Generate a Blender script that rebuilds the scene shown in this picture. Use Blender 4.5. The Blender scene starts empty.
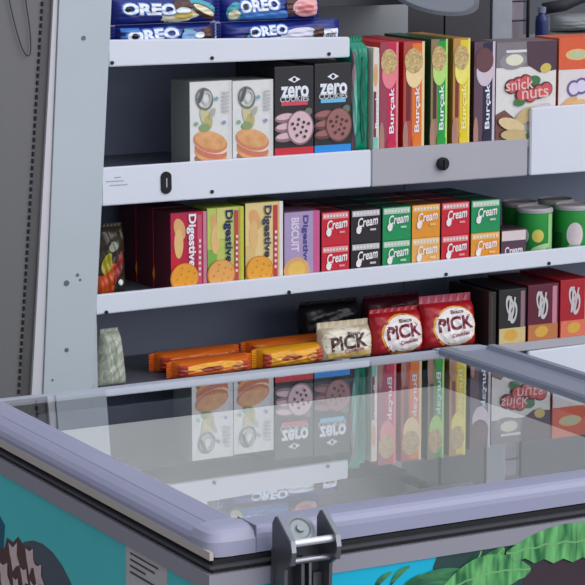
import bpy, bmesh, math, random
from mathutils import Vector, Matrix
random.seed(4)
S = bpy.context.scene
COL = S.collection

# ------------------------------------------------------------------ camera, sky, light
cam_d = bpy.data.cameras.new('camera'); cam = bpy.data.objects.new('camera', cam_d); COL.objects.link(cam)
cam.location = (0, 0, 1.70)
cam.rotation_euler = (math.radians(90 - 10.14), 0, math.radians(-28.655))
cam_d.sensor_width = 36.0; cam_d.sensor_fit = 'HORIZONTAL'; cam_d.lens = 36.0 * 2530 / 585
cam_d.clip_start = 0.05; cam_d.clip_end = 100
S.camera = cam
w = bpy.data.worlds.new('sky'); S.world = w; w.use_nodes = True
nt = w.node_tree; bg = nt.nodes['Background']
tc = nt.nodes.new('ShaderNodeTexCoord'); sp = nt.nodes.new('ShaderNodeSeparateXYZ'); rp = nt.nodes.new('ShaderNodeValToRGB')
dt = nt.nodes.new('ShaderNodeVectorMath'); dt.operation = 'DOT_PRODUCT'; dt.inputs[1].default_value = (.50, -.62, .60)   # overcast sky, brightest to the front right
hf = nt.nodes.new('ShaderNodeMapRange'); hf.inputs['From Min'].default_value = -1; hf.inputs['From Max'].default_value = 1
nt.links.new(tc.outputs['Generated'], dt.inputs[0]); nt.links.new(dt.outputs['Value'], hf.inputs['Value']); nt.links.new(hf.outputs[0], rp.inputs[0]); nt.links.new(rp.outputs[0], bg.inputs[0])
rp.color_ramp.elements[0].position = 0.30; rp.color_ramp.elements[0].color = (.20, .20, .215, 1)
rp.color_ramp.elements[1].position = 0.85; rp.color_ramp.elements[1].color = (.90, .96, 1.10, 1)
bg.inputs[1].default_value = 1.0
sd = bpy.data.lights.new('sun', 'SUN'); sun = bpy.data.objects.new('sun', sd); COL.objects.link(sun)
sd.energy = 1.1; sd.angle = math.radians(50); sd.color = (1.0, .97, .95)
sun.rotation_euler = Vector((-0.55, 1.0, -0.72)).to_track_quat('-Z', 'Y').to_euler()
vs = S.view_settings; vs.view_transform = 'Standard'; vs.look = 'None'; vs.gamma = 1; vs.use_curve_mapping = False
vs.exposure = 0.0

# ------------------------------------------------------------------ materials
def lin(c):
    r = []
    for v in c[:3]:
        v /= 255.0
        r.append(v / 12.92 if v <= .04045 else ((v + .055) / 1.055) ** 2.4)
    return (*r, 1)
MATS = {}
def mat(name, c, rough=.5, metal=0, var=.12, scale=40, bump=0, spec=.5):
    if name in MATS: return MATS[name]
    m = bpy.data.materials.new(name); m.use_nodes = True; n = m.node_tree; b = n.nodes['Principled BSDF']
    b.inputs['Roughness'].default_value = rough; b.inputs['Metallic'].default_value = metal
    b.inputs['Specular IOR Level'].default_value = spec
    L = lin(c)
    t = n.nodes.new('ShaderNodeTexCoord'); z = n.nodes.new('ShaderNodeTexNoise'); z.inputs['Scale'].default_value = scale
    z.inputs['Detail'].default_value = 4
    x = n.nodes.new('ShaderNodeMix'); x.data_type = 'RGBA'
    x.inputs[6].default_value = (*[max(0, v * (1 - var)) for v in L[:3]], 1)
    x.inputs[7].default_value = (*[min(1, v * (1 + var)) for v in L[:3]], 1)
    n.links.new(t.outputs['Object'], z.inputs['Vector']); n.links.new(z.outputs['Fac'], x.inputs[0]); n.links.new(x.outputs[2], b.inputs['Base Color'])
    if bump:
        bp = n.nodes.new('ShaderNodeBump'); bp.inputs['Strength'].default_value = bump; bp.inputs['Distance'].default_value = .01
        n.links.new(z.outputs['Fac'], bp.inputs['Height']); n.links.new(bp.outputs[0], b.inputs['Normal'])
    MATS[name] = m; return m
def ink(c, rough=.35):                                           # printed ink
    return mat('ink_%d_%d_%d' % tuple(c), c, rough, 0, .10, 90)
def two_tone(name, a, b, scale, lo=.42, hi=.58, rough=.4, dist=.0, stretch=(1, 1, 1)):
    if name in MATS: return MATS[name]
    m = bpy.data.materials.new(name); m.use_nodes = True; n = m.node_tree; p = n.nodes['Principled BSDF']
    p.inputs['Roughness'].default_value = rough
    t = n.nodes.new('ShaderNodeTexCoord'); mp = n.nodes.new('ShaderNodeMapping'); mp.inputs['Scale'].default_value = stretch
    z = n.nodes.new('ShaderNodeTexNoise'); z.inputs['Scale'].default_value = scale; z.inputs['Distortion'].default_value = dist
    r = n.nodes.new('ShaderNodeValToRGB'); r.color_ramp.elements[0].position = lo; r.color_ramp.elements[1].position = hi
    r.color_ramp.elements[0].color = lin(a); r.color_ramp.elements[1].color = lin(b)
    n.links.new(t.outputs['Object'], mp.inputs[0]); n.links.new(mp.outputs[0], z.inputs['Vector']); n.links.new(z.outputs['Fac'], r.inputs[0]); n.links.new(r.outputs[0], p.inputs['Base Color'])
    MATS[name] = m; return m

WHITE = mat('shelf_white_paint', (222, 224, 232), .45, 0, .05, 6)
GREYP = mat('shelf_grey_paint', (176, 172, 178), .5, 0, .05, 8)
POST = mat('upright_white_paint', (186, 193, 198), .5, 0, .07, 5)
POSTEDGE = mat('upright_edge_paint', (208, 204, 208), .5, 0, .05, 5)
BACK = mat('back_panel_blue_grey', (132, 139, 160), .5, 0, .06, 3)
DARKM = mat('dark_screw', (46, 46, 52), .4, .6)
HOLE = mat('black_hole', (20, 20, 22), .8)
GLASSM = bpy.data.materials.new('lid_glass'); GLASSM.use_nodes = True
n = GLASSM.node_tree; n.nodes.clear()
o_ = n.nodes.new('ShaderNodeOutputMaterial'); mx = n.nodes.new('ShaderNodeMixShader'); tr = n.nodes.new('ShaderNodeBsdfTransparent'); gl = n.nodes.new('ShaderNodeBsdfGlossy')
fr = n.nodes.new('ShaderNodeFresnel'); fr.inputs[0].default_value = 1.9
ge = n.nodes.new('ShaderNodeNewGeometry'); sb = n.nodes.new('ShaderNodeMath'); sb.operation = 'SUBTRACT'; sb.inputs[0].default_value = 1.0
ml = n.nodes.new('ShaderNodeMath'); ml.operation = 'MULTIPLY'
gl.inputs['Roughness'].default_value = .0; gl.inputs['Color'].default_value = (.96, .98, 1, 1); tr.inputs[0].default_value = (.97, .97, .965, 1)
n.links.new(ge.outputs['Backfacing'], sb.inputs[1]); n.links.new(fr.outputs[0], ml.inputs[0]); n.links.new(sb.outputs[0], ml.inputs[1]); m2 = n.nodes.new('ShaderNodeMath'); m2.operation = 'MULTIPLY'; m2.use_clamp = True; m2.inputs[1].default_value = 1.3; n.links.new(ml.outputs[0], m2.inputs[0])
n.links.new(m2.outputs[0], mx.inputs[0]); n.links.new(tr.outputs[0], mx.inputs[1]); n.links.new(gl.outputs[0], mx.inputs[2]); n.links.new(mx.outputs[0], o_.inputs[0])

# ------------------------------------------------------------------ mesh helpers
class MB:
    def __init__(s): s.v = []; s.f = []; s.m = []; s.mats = []
    def mi(s, m):
        if m not in s.mats: s.mats.append(m)
        return s.mats.index(m)
    def add(s, vs, fs, m):
        o = len(s.v); s.v += [tuple(p) for p in vs]; i = s.mi(m)
        for f in fs: s.f.append([a + o for a in f]); s.m.append(i)
    def box(s, x0, y0, z0, x1, y1, z1, m, b=0):
        bm = bmesh.new(); bmesh.ops.create_cube(bm, size=1)
        for v in bm.verts:
            v.co = Vector(((x0 + x1) / 2 + v.co.x * (x1 - x0), (y0 + y1) / 2 + v.co.y * (y1 - y0), (z0 + z1) / 2 + v.co.z * (z1 - z0)))
        if b: bmesh.ops.bevel(bm, geom=list(bm.edges), offset=b, segments=2, profile=.7, affect='EDGES')
        s.bm(bm, m)
    def bm(s, bm, m, T=None):
        bm.verts.index_update()
        s.add([(T @ v.co) if T else v.co for v in bm.verts], [[v.index for v in f.verts] for f in bm.faces], m); bm.free()
    def cyl(s, a, b, r, m, seg=20, r2=None):
        a = Vector(a); b = Vector(b); d = b - a; q = d.to_track_quat('Z', 'Y').to_matrix().to_4x4(); T = Matrix.Translation((a + b) / 2) @ q
        bm = bmesh.new(); bmesh.ops.create_cone(bm, cap_ends=True, segments=seg, radius1=r, radius2=r if r2 is None else r2, depth=d.length); s.bm(bm, m, T)
    def extrude(s, prof, axis, a, b, m):                         # prof: 2-D polygon in the other two axes
        def P(p, t):
            if axis == 'x': return (t, p[0], p[1])
            if axis == 'y': return (p[0], t, p[1])
            return (p[0], p[1], t)
        n = len(prof); vs = [P(p, a) for p in prof] + [P(p, b) for p in prof]
        fs = [[i, (i + 1) % n, n + (i + 1) % n, n + i] for i in range(n)] + [list(range(n))[::-1], [n + i for i in range(n)]]
        s.add(vs, fs, m)
    def tube(s, pts, r, m, seg=8):
        pts = [Vector(p) for p in pts]; rings = []; vs = []
        for i, p in enumerate(pts):
            d = (pts[min(i + 1, len(pts) - 1)] - pts[max(i - 1, 0)]).normalized(); a = d.orthogonal().normalized()
            if i and abs(a.dot(pa)) < .95:
                a = (pa - d * pa.dot(d)).normalized()
            pa = a; c = d.cross(a)
            vs += [p + (a * math.cos(t) + c * math.sin(t)) * r for t in [k * math.tau / seg for k in range(seg)]]
        fs = [[i * seg + k, i * seg + (k + 1) % seg, (i + 1) * seg + (k + 1) % seg, (i + 1) * seg + k] for i in range(len(pts) - 1) for k in range(seg)]
        fs += [list(range(seg))[::-1], [(len(pts) - 1) * seg + k for k in range(seg)]]
        s.add(vs, fs, m)
    def lathe(s, prof, m, c=(0, 0, 0), seg=40):
        n = len(prof); vs = []
        for k in range(seg):
            a = k * math.tau / seg
            vs += [(c[0] + r * math.cos(a), c[1] + r * math.sin(a), c[2] + z) for r, z in prof]
        fs = [[k * n + i, ((k + 1) % seg) * n + i, ((k + 1) % seg) * n + i + 1, k * n + i + 1] for k in range(seg) for i in range(n - 1)]
        s.add(vs, fs, m)
    def build(s, name, parent=None, loc=None, smooth=False, fix=True):
        me = bpy.data.meshes.new(name); me.from_pydata(s.v, [], s.f)
        for m in s.mats: me.materials.append(m)
        me.polygons.foreach_set('material_index', s.m)
        me.update()
        if fix:
            bm = bmesh.new(); bm.from_mesh(me); bmesh.ops.remove_doubles(bm, verts=bm.verts, dist=1e-6)
            bmesh.ops.recalc_face_normals(bm, faces=bm.faces); bm.to_mesh(me); bm.free()
        if smooth: me.polygons.foreach_set('use_smooth', [True] * len(me.polygons))
        o = bpy.data.objects.new(name, me); COL.objects.link(o)
        if parent: o.parent = parent
        if loc: o.location = loc
        return o
def empty(name, loc, rz=0, rx=0):
    o = bpy.data.objects.new(name, None); COL.objects.link(o); o.location = loc; o.rotation_euler = (rx, 0, rz); o.empty_display_size = .05; return o
def tag(o, label, cat, group=None):
    o['label'] = label; o['category'] = cat
    if group: o['group'] = group
    return o
def struct(o): o['kind'] = 'structure'; return o
def dup(root, loc, label):
    r = root.copy(); COL.objects.link(r); r.location = loc; r['label'] = label
    for ch in list(root.children):
        c = ch.copy(); COL.objects.link(c); c.parent = r
        for g in list(ch.children):
            d = g.copy(); COL.objects.link(d); d.parent = c
    return r

TXT = {}
def text_mesh(s, bold):
    if (s, bold) in TXT: return TXT[(s, bold)]
    cu = bpy.data.curves.new('t', 'FONT'); cu.body = s; cu.size = 1; cu.resolution_u = 3; cu.offset = bold; cu.align_x = 'CENTER'; cu.align_y = 'CENTER'
    ob = bpy.data.objects.new('t', cu); COL.objects.link(ob); bpy.context.view_layer.update()
    me = ob.to_mesh(); vs = [(v.co.x, v.co.y) for v in me.vertices]; fs = [list(p.vertices) for p in me.polygons]; ob.to_mesh_clear()
    bpy.data.objects.remove(ob); bpy.data.curves.remove(cu)
    xs = [v[0] for v in vs]; ys = [v[1] for v in vs]; cx = (min(xs) + max(xs)) / 2; cy = (min(ys) + max(ys)) / 2
    W = max(xs) - min(xs); Hh = max(ys) - min(ys)
    TXT[(s, bold)] = ([(x - cx, y - cy) for x, y in vs], fs, W, Hh); return TXT[(s, bold)]

class Print:
    """flat artwork laid on a surface: fn(u, v, height_above_surface) -> xyz ; u, v in fractions of the face"""
    def __init__(s, fn, w, h, sub=1): s.mb = MB(); s.fn = fn; s.w = w; s.h = h; s.k = 1; s.sub = sub
    def _add(s, pts, fs, m):
        s.mb.add([s.fn(u, v, (.0005 if s.sub > 1 else .00022) * s.k) for u, v in pts], fs, m); s.k += 1
    def rect(s, u0, v0, u1, v1, m):
        n = s.sub; pts = [(u0 + (u1 - u0) * i / n, v0 + (v1 - v0) * j / n) for j in range(n + 1) for i in range(n + 1)]
        s._add(pts, [[j * (n + 1) + i, j * (n + 1) + i + 1, (j + 1) * (n + 1) + i + 1, (j + 1) * (n + 1) + i] for j in range(n) for i in range(n)], m)
    def poly(s, pts, m): s._add(pts, [list(range(len(pts)))], m)
    def ell(s, cx, cy, rx, ry, m, rot=0, seg=24, wob=0, r0=0):  # rx, ry in metres
        rings = max(1, s.sub // 2 + 1); pts = []; fs = []; c, d = math.cos(rot), math.sin(rot)
        ws = [1 + wob * math.sin(3 * t * math.tau / seg + 1) + wob * random.uniform(-1, 1) for t in range(seg)]
        rr = [r0 + (1 - r0) * (q + 1) / rings for q in range(rings)]
        if r0: rr = [r0] + rr
        else: pts.append((cx, cy))
        o = len(pts)
        for q in rr:
            for t in range(seg):
                a = t * math.tau / seg; x = rx * q * ws[t] * math.cos(a); y = ry * q * ws[t] * math.sin(a)
                pts.append((cx + (x * c - y * d) / s.w, cy + (x * d + y * c) / s.h))
        if not r0: fs += [[0, o + t, o + (t + 1) % seg] for t in range(seg)]
        for q in range(len(rr) - 1):
            fs += [[o + q * seg + t, o + (q + 1) * seg + t, o + (q + 1) * seg + (t + 1) % seg, o + q * seg + (t + 1) % seg] for t in range(seg)]
        s._add(pts, fs, m)
    def text(s, t, cx, cy, W, H, m, rot=0, bold=.015, shear=0):   # W, H: metres of the whole word before rotation
        vs, fs, w0, h0 = text_mesh(t, bold); c, d = math.cos(rot), math.sin(rot); pts = []
        for x, y in vs:
            x = x * W / w0 + shear * y * H / h0; y = y * H / h0
            pts.append((cx + (x * c - y * d) / s.w, cy + (x * d + y * c) / s.h))
        if s.sub > 1:
            bm = bmesh.new(); vv = [bm.verts.new((a * s.w, b * s.h, 0)) for a, b in pts]
            for f in fs:
                try: bm.faces.new([vv[i] for i in f])
                except ValueError: pass
            for _ in range(3):
                bmesh.ops.triangulate(bm, faces=bm.faces[:])
                lg = [e for e in bm.edges if e.calc_length() > .004]
                if lg: bmesh.ops.subdivide_edges(bm, edges=lg, cuts=1)
            bmesh.ops.triangulate(bm, faces=bm.faces[:]); bm.verts.index_update()
            pts = [(v.co.x / s.w, v.co.y / s.h) for v in bm.verts]; fs = [[v.index for v in f.verts] for f in bm.faces]; bm.free()
        s._add(pts, fs, m)
    def line(s, u0, v0, u1, v1, wd, m):
        a = Vector((u0 * s.w, v0 * s.h)); b = Vector((u1 * s.w, v1 * s.h)); nn = (b - a).normalized().orthogonal() * wd / 2
        s.poly([((p.x) / s.w, (p.y) / s.h) for p in (a - nn, b - nn, b + nn, a + nn)], m)
    def build(s, parent, name='printed_front'): return s.mb.build(name, parent, fix=False)

def carton(name, label, group, x0, x1, z0, z1, yf, d, body, art=None, cat='box', rz=0, side=None):
    wd = x1 - x0; h = z1 - z0
    r = empty(name, ((x0 + x1) / 2, yf + d / 2, z0), rz); tag(r, label, cat, group)
    mb = MB(); mb.box(-wd / 2, -d / 2, 0, wd / 2, d / 2, h, body, .0012)
    mb.box(-wd / 2 + .002, -d / 2 + .004, h - .0002, wd / 2 - .002, -d / 2 + .02, h + .0006, side or body)   # tuck flap
    mb.build('carton', r)
    if art:
        p = Print(lambda u, v, k: ((u - .5) * wd, -d / 2 - k, v * h), wd, h); art(p); p.build(r)
    return r

def pillow_fn(w_, h_, t_, pu, pv, seed, wr):
    ph = random.Random(seed).uniform(0, 6)
    def f(u, v):                                                 # u, v in 0..1
        a = abs(2 * u - 1); b = abs(2 * v - 1)
        e = max(0, 1 - a ** pu) ** .5 * max(0, 1 - b ** pv) ** .5
        return t_ / 2 * e + wr * e * (math.sin(17 * u + ph + 5 * v) + .7 * math.sin(31 * v - 11 * u + ph * 2) + .5 * math.sin(43 * u + 23 * v))
    return f
def pouch(name, label, group, x, y, z0, w_, h_, t_, body, art=None, pu=6, pv=2.5, crimp='x', wr=.0006, cat='packet', rz=0, rx=0, seed=1, n=28, cl=.012, crimp_mat=None, taper=0):
    r = empty(name, (x, y, z0), rz, rx); tag(r, label, cat, group); f = pillow_fn(w_, h_, t_, pu, pv, seed, wr)
    mb = MB()
    for sg in (-1, 1):
        vs = [((i / n - .5) * w_ * (1 - taper * j / n), sg * (f(i / n, j / n) + .0004), j / n * h_) for j in range(n + 1) for i in range(n + 1)]
        mb.add(vs, [[j * (n + 1) + i, j * (n + 1) + i + 1, (j + 1) * (n + 1) + i + 1, (j + 1) * (n + 1) + i] for j in range(n) for i in range(n)], body)
    mb.build('wrapper', r, smooth=True)
    for sg in (-1, 1):
        c = MB(); q = 14; vs = []
        if crimp == 'z' and sg == -1: continue
        for k in (0, 1):
            for i in range(q + 1):
                zz = .0018 * (1 if i % 2 else -1)
                if crimp == 'x':
                    vs += [(sg * (w_ / 2 - .0005 + cl * k), zz * k, h_ * (.04 + .92 * i / q))]
                else:
                    vs += [(w_ * (1 - taper) * (-.49 + .98 * i / q), zz * k, (h_ if sg > 0 else 0) + sg * cl * k)]
        c.add(vs, [[i, i + 1, q + 2 + i, q + 1 + i] for i in range(q)], crimp_mat or body)
        o = c.build('crimped_seal', r); md = o.modifiers.new('t', 'SOLIDIFY'); md.thickness = .0008
    if art:
        p = Print(lambda u, v, k: ((u - .5) * w_ * (1 - taper * v), -f(min(1, max(0, u)), min(1, max(0, v))) - .0008 - k, v * h_), w_, h_, 14); art(p); p.build(r)
    return r

# ------------------------------------------------------------------ the setting
mb = MB(); mb.box(-3, -1, -.05, 8, 8, 0, mat('grey_concrete', (120, 118, 116), .8, 0, .15, 3), 0); struct(mb.build('floor'))
mb = MB(); mb.box(-1, 6.0, 0, 8, 6.1, 3.0, mat('dim_wall_paint', (92, 94, 100), .8)); struct(mb.build('wall_back'))
WL = mat('dark_taupe_metal', (110, 108, 108), .55, 0, .08, 2)
def slant(x0a, x0b, x1a, x1b, za, zb, y0, y1, m):                # a panel whose two long edges lean: a = at za, b = at zb
    mb = MB(); mb.add([(x0a, y0, za), (x1a, y0, za), (x1a, y1, za), (x0a, y1, za), (x0b, y0, zb), (x1b, y0, zb), (x1b, y1, zb), (x0b, y1, zb)],
                      [[0, 1, 5, 4], [1, 2, 6, 5], [2, 3, 7, 6], [3, 0, 4, 7], [0, 3, 2, 1], [4, 5, 6, 7]], m); return mb
# leaning edges: x at height z
def lean(xt, xb, z): return xb + (xt - xb) * (z - .636) / (1.403 - .636)
TOP = 1.75
def edge(xt, xb): return lean(xt, xb, 0), lean(xt, xb, TOP)
a, b = edge(1.889, 1.826)
struct(slant(a - 1.1, b - 1.1, a, b, 0, TOP, 4.44, 4.50, WL).build('wall_left'))
a2, b2 = edge(1.909, 1.849)
tb = slant(a, b, a2, b2, 0, TOP, 4.445, 4.49, mat('rail_brown_grey', (92, 88, 88), .5, .2)); 
zz = .5
while zz < 1.7:                                                   # punched slots of the rail
    x = lean(1.8835, 1.8190, zz) + .004; tb.box(x - .0018, 4.436, zz, x + .0018, 4.4402, zz + .0085, HOLE); zz += .0135
struct(tb.build('trim_1'))
mb = MB(); ctrl = [(1.808, 1.47), (1.818, 1.405), (1.828, 1.360), (1.838, 1.325), (1.846, 1.306), (1.854, 1.299), (1.859, 1.306), (1.8595, 1.330), (1.857, 1.360), (1.851, 1.405), (1.845, 1.47)]; pts = []
for i in range(len(ctrl) - 1):                                    # smooth loop through the control points
    p0, p1, p2, p3 = [Vector(ctrl[max(0, min(len(ctrl) - 1, i + k))]) for k in (-1, 0, 1, 2)]
    for t in (0, .25, .5, .75):
        c = .5 * ((2 * p1) + (p2 - p0) * t + (2 * p0 - 5 * p1 + 4 * p2 - p3) * t * t + (3 * p1 - p0 - 3 * p2 + p3) * t ** 3); pts.append((c.x, 4.433, c.y))
mb.tube(pts, .0011, mat('black_cable', (38, 36, 38), .5), 8)
tag(mb.build('cable', smooth=True), 'thin black cable loop hanging on the dark grey panel at the left edge', 'cable')

# ------------------------------------------------------------------ shelving unit
unit = empty('display_shelving', (2.6, 4.6, 0)); tag(unit, 'white metal display shelving with four shelves of snacks behind the freezer', 'shelving')
def U(mb, name, par=unit, **k):                                   # world-built part, parented at the unit's base
    o = mb.build(name, par, **k); o.location = (-2.6, -4.6, 0) if par is unit else (0, 0, 0); return o
a, b = edge(1.9197, 1.8725); c2, d2 = edge(2.028, 1.976)
up = slant(a, b, c2, d2, 0, TOP, 4.432, 4.470, POST); up.box(1.99, 4.46, 0, 2.0, 4.76, TOP, POST)
up_o = U(up, 'upright')
st = slant(a2 + .0006, b2 + .0006, a - .0012, b - .0012, 0, TOP, 4.437, 4.47, POSTEDGE); U(st, 'upright_edge')
for x, z, r in ((1.968, 1.3286, .0045), (1.9248, .858, .0055), (1.948, .872, .003), (1.9535, .862, .0022), (1.9226, .7266, .004), (1.892, .670, .002)):
    q = MB(); q.cyl((x, 4.433, z), (x, 4.4305, z), r, mat('worn_bolt', (112, 112, 116), .5, .5), 12); U(q, 'bolt', up_o)
for x, z in ((1.975, 1.333), (1.958, 1.39), (1.986, 1.375), (1.945, .888), (1.964, .89), (1.962, .872)):
    pass
def back_panel(x0, x1, z0, z1, m=BACK, y=4.735):
    q = MB(); q.box(x0, y, z0, x1, y + .012, z1, m); U(q, 'back_panel')
back_panel(2.0, 2.868, .1, 1.50); back_panel(2.50, 2.866, 1.15, 1.352, mat('upper_back_skylit', (150, 154, 156), .6, 0, .05, 4), 4.7215); back_panel(2.87, 3.6, .1, 1.205)  # paler grey sheet added over the upper panel, standing for skylight on it
PLATE = mat('shelf_plate_slate', (96, 98, 110), .5, 0, .06, 6)
def shelf(x0, x1, zs, rails, name='shelf', yb=4.733):
    q = MB(); q.box(x0, 4.449, zs - .016, x1, yb, zs, PLATE); so = U(q, name)
    for rx0, rx1, z0a, z1a, z0b, z1b, m, yy in rails:
        q = MB(); y0 = yy; y1 = yy + .011
        q.add([(rx0, y0, z0a), (rx1, y0, z0b), (rx1, y0, z1b), (rx0, y0, z1a), (rx0, y1, z0a), (rx1, y1, z0b), (rx1, y1, z1b), (rx0, y1, z1a)],
              [[0, 1, 2, 3], [4, 7, 6, 5], [0, 4, 5, 1], [1, 5, 6, 2], [2, 6, 7, 3], [3, 7, 4, 0]], m)
        bm = bmesh.new(); vv = [bm.verts.new(v) for v in q.v]; [bm.faces.new([vv[i] for i in f]) for f in q.f]
        bmesh.ops.bevel(bm, geom=list(bm.edges), offset=.002, segments=2, affect='EDGES'); q = MB(); q.bm(bm, m)
        U(q, 'price_rail', so)
    return so
s1 = shelf(2.03, 2.556, 1.296, [(2.021, 2.556, 1.271, 1.3225, 1.268, 1.3085, WHITE, 4.435)], yb=4.6)
q = MB(); q.box(2.03, 4.6, 1.280, 2.556, 4.733, 1.296, WHITE); 
s1b = U(q, 'shelf')
s2 = shelf(2.005, 3.6, 1.060, [(2.0035, 2.607, 1.002, 1.0765, 1.0005, 1.0765, WHITE, 4.435), (2.609, 2.993, 1.0, 1.0765, .999, 1.078, GREYP, 4.4365),
                            (2.996, 3.5, 1.0, 1.143, .997, 1.148, WHITE, 4.431)])
s3 = shelf(1.99, 3.6, .813, [(1.987, 3.5, .789, .828, .8045, .8385, WHITE, 4.435)])
s4 = shelf(1.975, 3.6, .634, [(1.975, 3.5, .618, .6365, .620, .638, GREYP, 4.437), (3.0, 3.5, .40, .618, .40, .622, WHITE, 4.431)])
s5 = shelf(1.93, 3.6, .14, [(1.94, 3.5, .0, .15, 0, .15, GREYP, 4.437)], 'base_deck')
for so, x, z in ((s1, 2.2432, 1.279), (s1, 2.5067, 1.2765), (s1, 2.028, 1.2785), (s2, 2.2416, 1.0145), (s3, 2.415, .7975), (s3, 2.790, .8035), (s3, 2.009, .7925), (s3, 3.05, .806)):
    q = MB(); q.cyl((x, 4.436, z), (x, 4.4325, z), .0038, DARKM, 12); U(q, 'screw', so)
q = MB()                                                          # oblong punched handle slot with a slanted cut
q.extrude([(2.1408 + .0115 * math.cos(t) * (1 if True else 1), 1.039 + (.011 if math.sin(t) > 0 else -.011) + .011 * math.sin(t)) for t in [k * math.tau / 24 for k in range(24)]], 'y', 4.4325, 4.4352, HOLE)
q.box(2.1400, 4.4318, 1.030, 2.1425, 4.4328, 1.048, GREYP); U(q, 'rail_slot', s2)
q = MB(); q.lathe([(0, 0), (.012, 0), (.0135, .003), (.0135, .010), (.009, .013), (0, .013)], HOLE)
q.v = [(x + 2.777, 4.4365 - z, y + 1.038) for x, y, z in q.v]; q.box(2.775, 4.420, 1.028, 2.779, 4.4242, 1.048, DARKM); U(q, 'rail_knob', s2, smooth=False)

for zz, xa, xb in ((1.048, 2.012, 2.050), (1.040, 2.020, 2.058), (1.055, 2.03, 2.044)):   # grey scuffs on the left of the second rail
    q = MB(); q.box(xa, 4.4344, zz, xb, 4.4352, zz + .0022, mat('scuff_grey', (172, 174, 182), .7)); U(q, 'scuff', s2)
# ------------------------------------------------------------------ chest freezer
FZ = empty('chest_freezer', (1.86, 3.15, 0)); tag(FZ, 'teal chest freezer with sliding glass lid in front of the snack shelves', 'freezer')
def G(mb, name, par=FZ, **k):
    o = mb.build(name, par, **k); o.location = (-1.86, -3.15, 0) if par is FZ else (0, 0, 0); return o
TEAL = mat('teal_wrap_film', (78, 204, 208), .4, 0, .06, 4)
CYAN = mat('cyan_wrap_film', (0, 184, 216), .35, 0, .05, 4)
ALU = mat('lavender_lid_plastic', (160, 161, 184), .32, 0, .05, 5)
ALU2 = mat('lid_edge_beige', (196, 186, 178), .4, 0, .06, 12)
RIM = mat('rim_grey_plastic', (150, 148, 158), .45, 0, .05, 8)
RUB = mat('black_rubber', (22, 21, 24), .6)
LIN = mat('white_liner', (232, 233, 232), .5, 0, .05, 8)
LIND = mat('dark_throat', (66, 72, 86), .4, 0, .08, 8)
X0, X1, Y0, Y1 = 1.366, 2.34, 2.712, 3.58
IX0, IX1, IY0, IY1 = 1.43, 2.222, 2.766, 3.552
def ring(mb, x0, y0, x1, y1, ix0, iy0, ix1, iy1, z0, z1, m):
    mb.box(x0, y0, z0, ix0, y1, z1, m); mb.box(ix1, y0, z0, x1, y1, z1, m); mb.box(ix0, y0, z0, ix1, iy0, z1, m); mb.box(ix0, iy1, z0, ix1, y1, z1, m)
q = MB(); ring(q, X0, Y0, X1, Y1, IX0 - .004, IY0 - .004, IX1 + .004, IY1 + .004, .12, .779, TEAL); q.box(X0, Y0, .09, X1, Y1, .12, TEAL); G(q, 'cabinet')
q = MB(); q.box(X0, Y0 - .0012, .12, X1, Y0 - .0002, .779, CYAN); G(q, 'front_film')
q = MB(); ring(q, X0 - .004, Y0 - .004, X1 + .004, Y1 + .004, IX0 - .003, IY0 - .003, IX1 + .003, IY1 + .003, .779, .801, RIM); G(q, 'rim')
q = MB(); ring(q, X0 + .004, Y0 + .003, X1 - .004, Y1 - .004, IX0 - .003, IY0 - .003, IX1 + .003, IY1 + .003, .801, .818, RUB)
ring(q, X0 - .002, Y0 - .003, X1, Y1, IX0 - .003, IY0 - .003, IX1 + .003, IY1 + .003, .8075, .8115, mat('gasket_lip', (70, 68, 74), .5)); G(q, 'gasket')
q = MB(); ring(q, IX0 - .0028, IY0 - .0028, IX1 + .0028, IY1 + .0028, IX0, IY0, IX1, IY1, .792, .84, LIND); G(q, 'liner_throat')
q = MB(); ring(q, IX0 - .0028, IY0 - .0028, IX1 + .0028, IY1 + .0028, IX0, IY0, IX1, IY1, .30, .7918, LIN); q.box(IX0, IY0, .29, IX1, IY1, .302, LIN); G(q, 'liner')
# lid frame: rounded rails, height profile against fraction d of the rail's width (0 inner, 1 outer)
prof = [(0, .822), (0, .8505), (.08, .8525), (.16, .852), (.20, .8528), (.58, .8505), (.61, .849), (.66, .8495), (.84, .846), (.95, .841), (1, .835), (1, .818)]
lid = MB()
FL, FF, FRt, FB = .064, .050, .116, .024
def rail_x(y_in, sgn, wd, xa, xb, name_m, pf=prof): lid.extrude([(y_in + sgn * d * wd, z) for d, z in pf], 'x', xa, xb, name_m)
def rail_y(x_in, sgn, wd, ya, yb, name_m, pf=prof): lid.extrude([(x_in + sgn * d * wd, z) for d, z in pf], 'y', ya, yb, name_m)
rail_x(IY0, -1, FF, IX0, IX1, ALU, [(0, .822), (0, .8505), (.08, .8525), (.5, .853), (.80, .852), (.92, .849), (.98, .843), (1, .837), (1, .8195)])
ALUB = mat('lid_back_rail', (168, 172, 184), .35, 0, .05, 8)
rail_x(IY1, 1, FB, IX0, IX1, ALUB, [(0, .822), (0, .8505), (.5, .8515), (.6, .849), (.9, .848), (1, .844), (1, .819)])
rail_y(IX0, -1, FL, IY0, IY1, ALU)
rail_y(IX1, 1, FRt, IY0, IY1, mat('lid_side_rail', (128, 134, 150), .35, 0, .05, 8), [(0, .822), (0, .854), (.03, .857), (.20, .857), (.24, .850), (.30, .846), (.82, .846), (.86, .853), (.97, .853), (1, .848), (1, .819)])
lf = G(lid, 'lid_frame')
q = MB(); q.box(IX0 - FL - .0012, Y0, .8185, IX0 - FL + .004, IY1, .829, ALU2); G(q, 'lid_edge_strip', lf)
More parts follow.
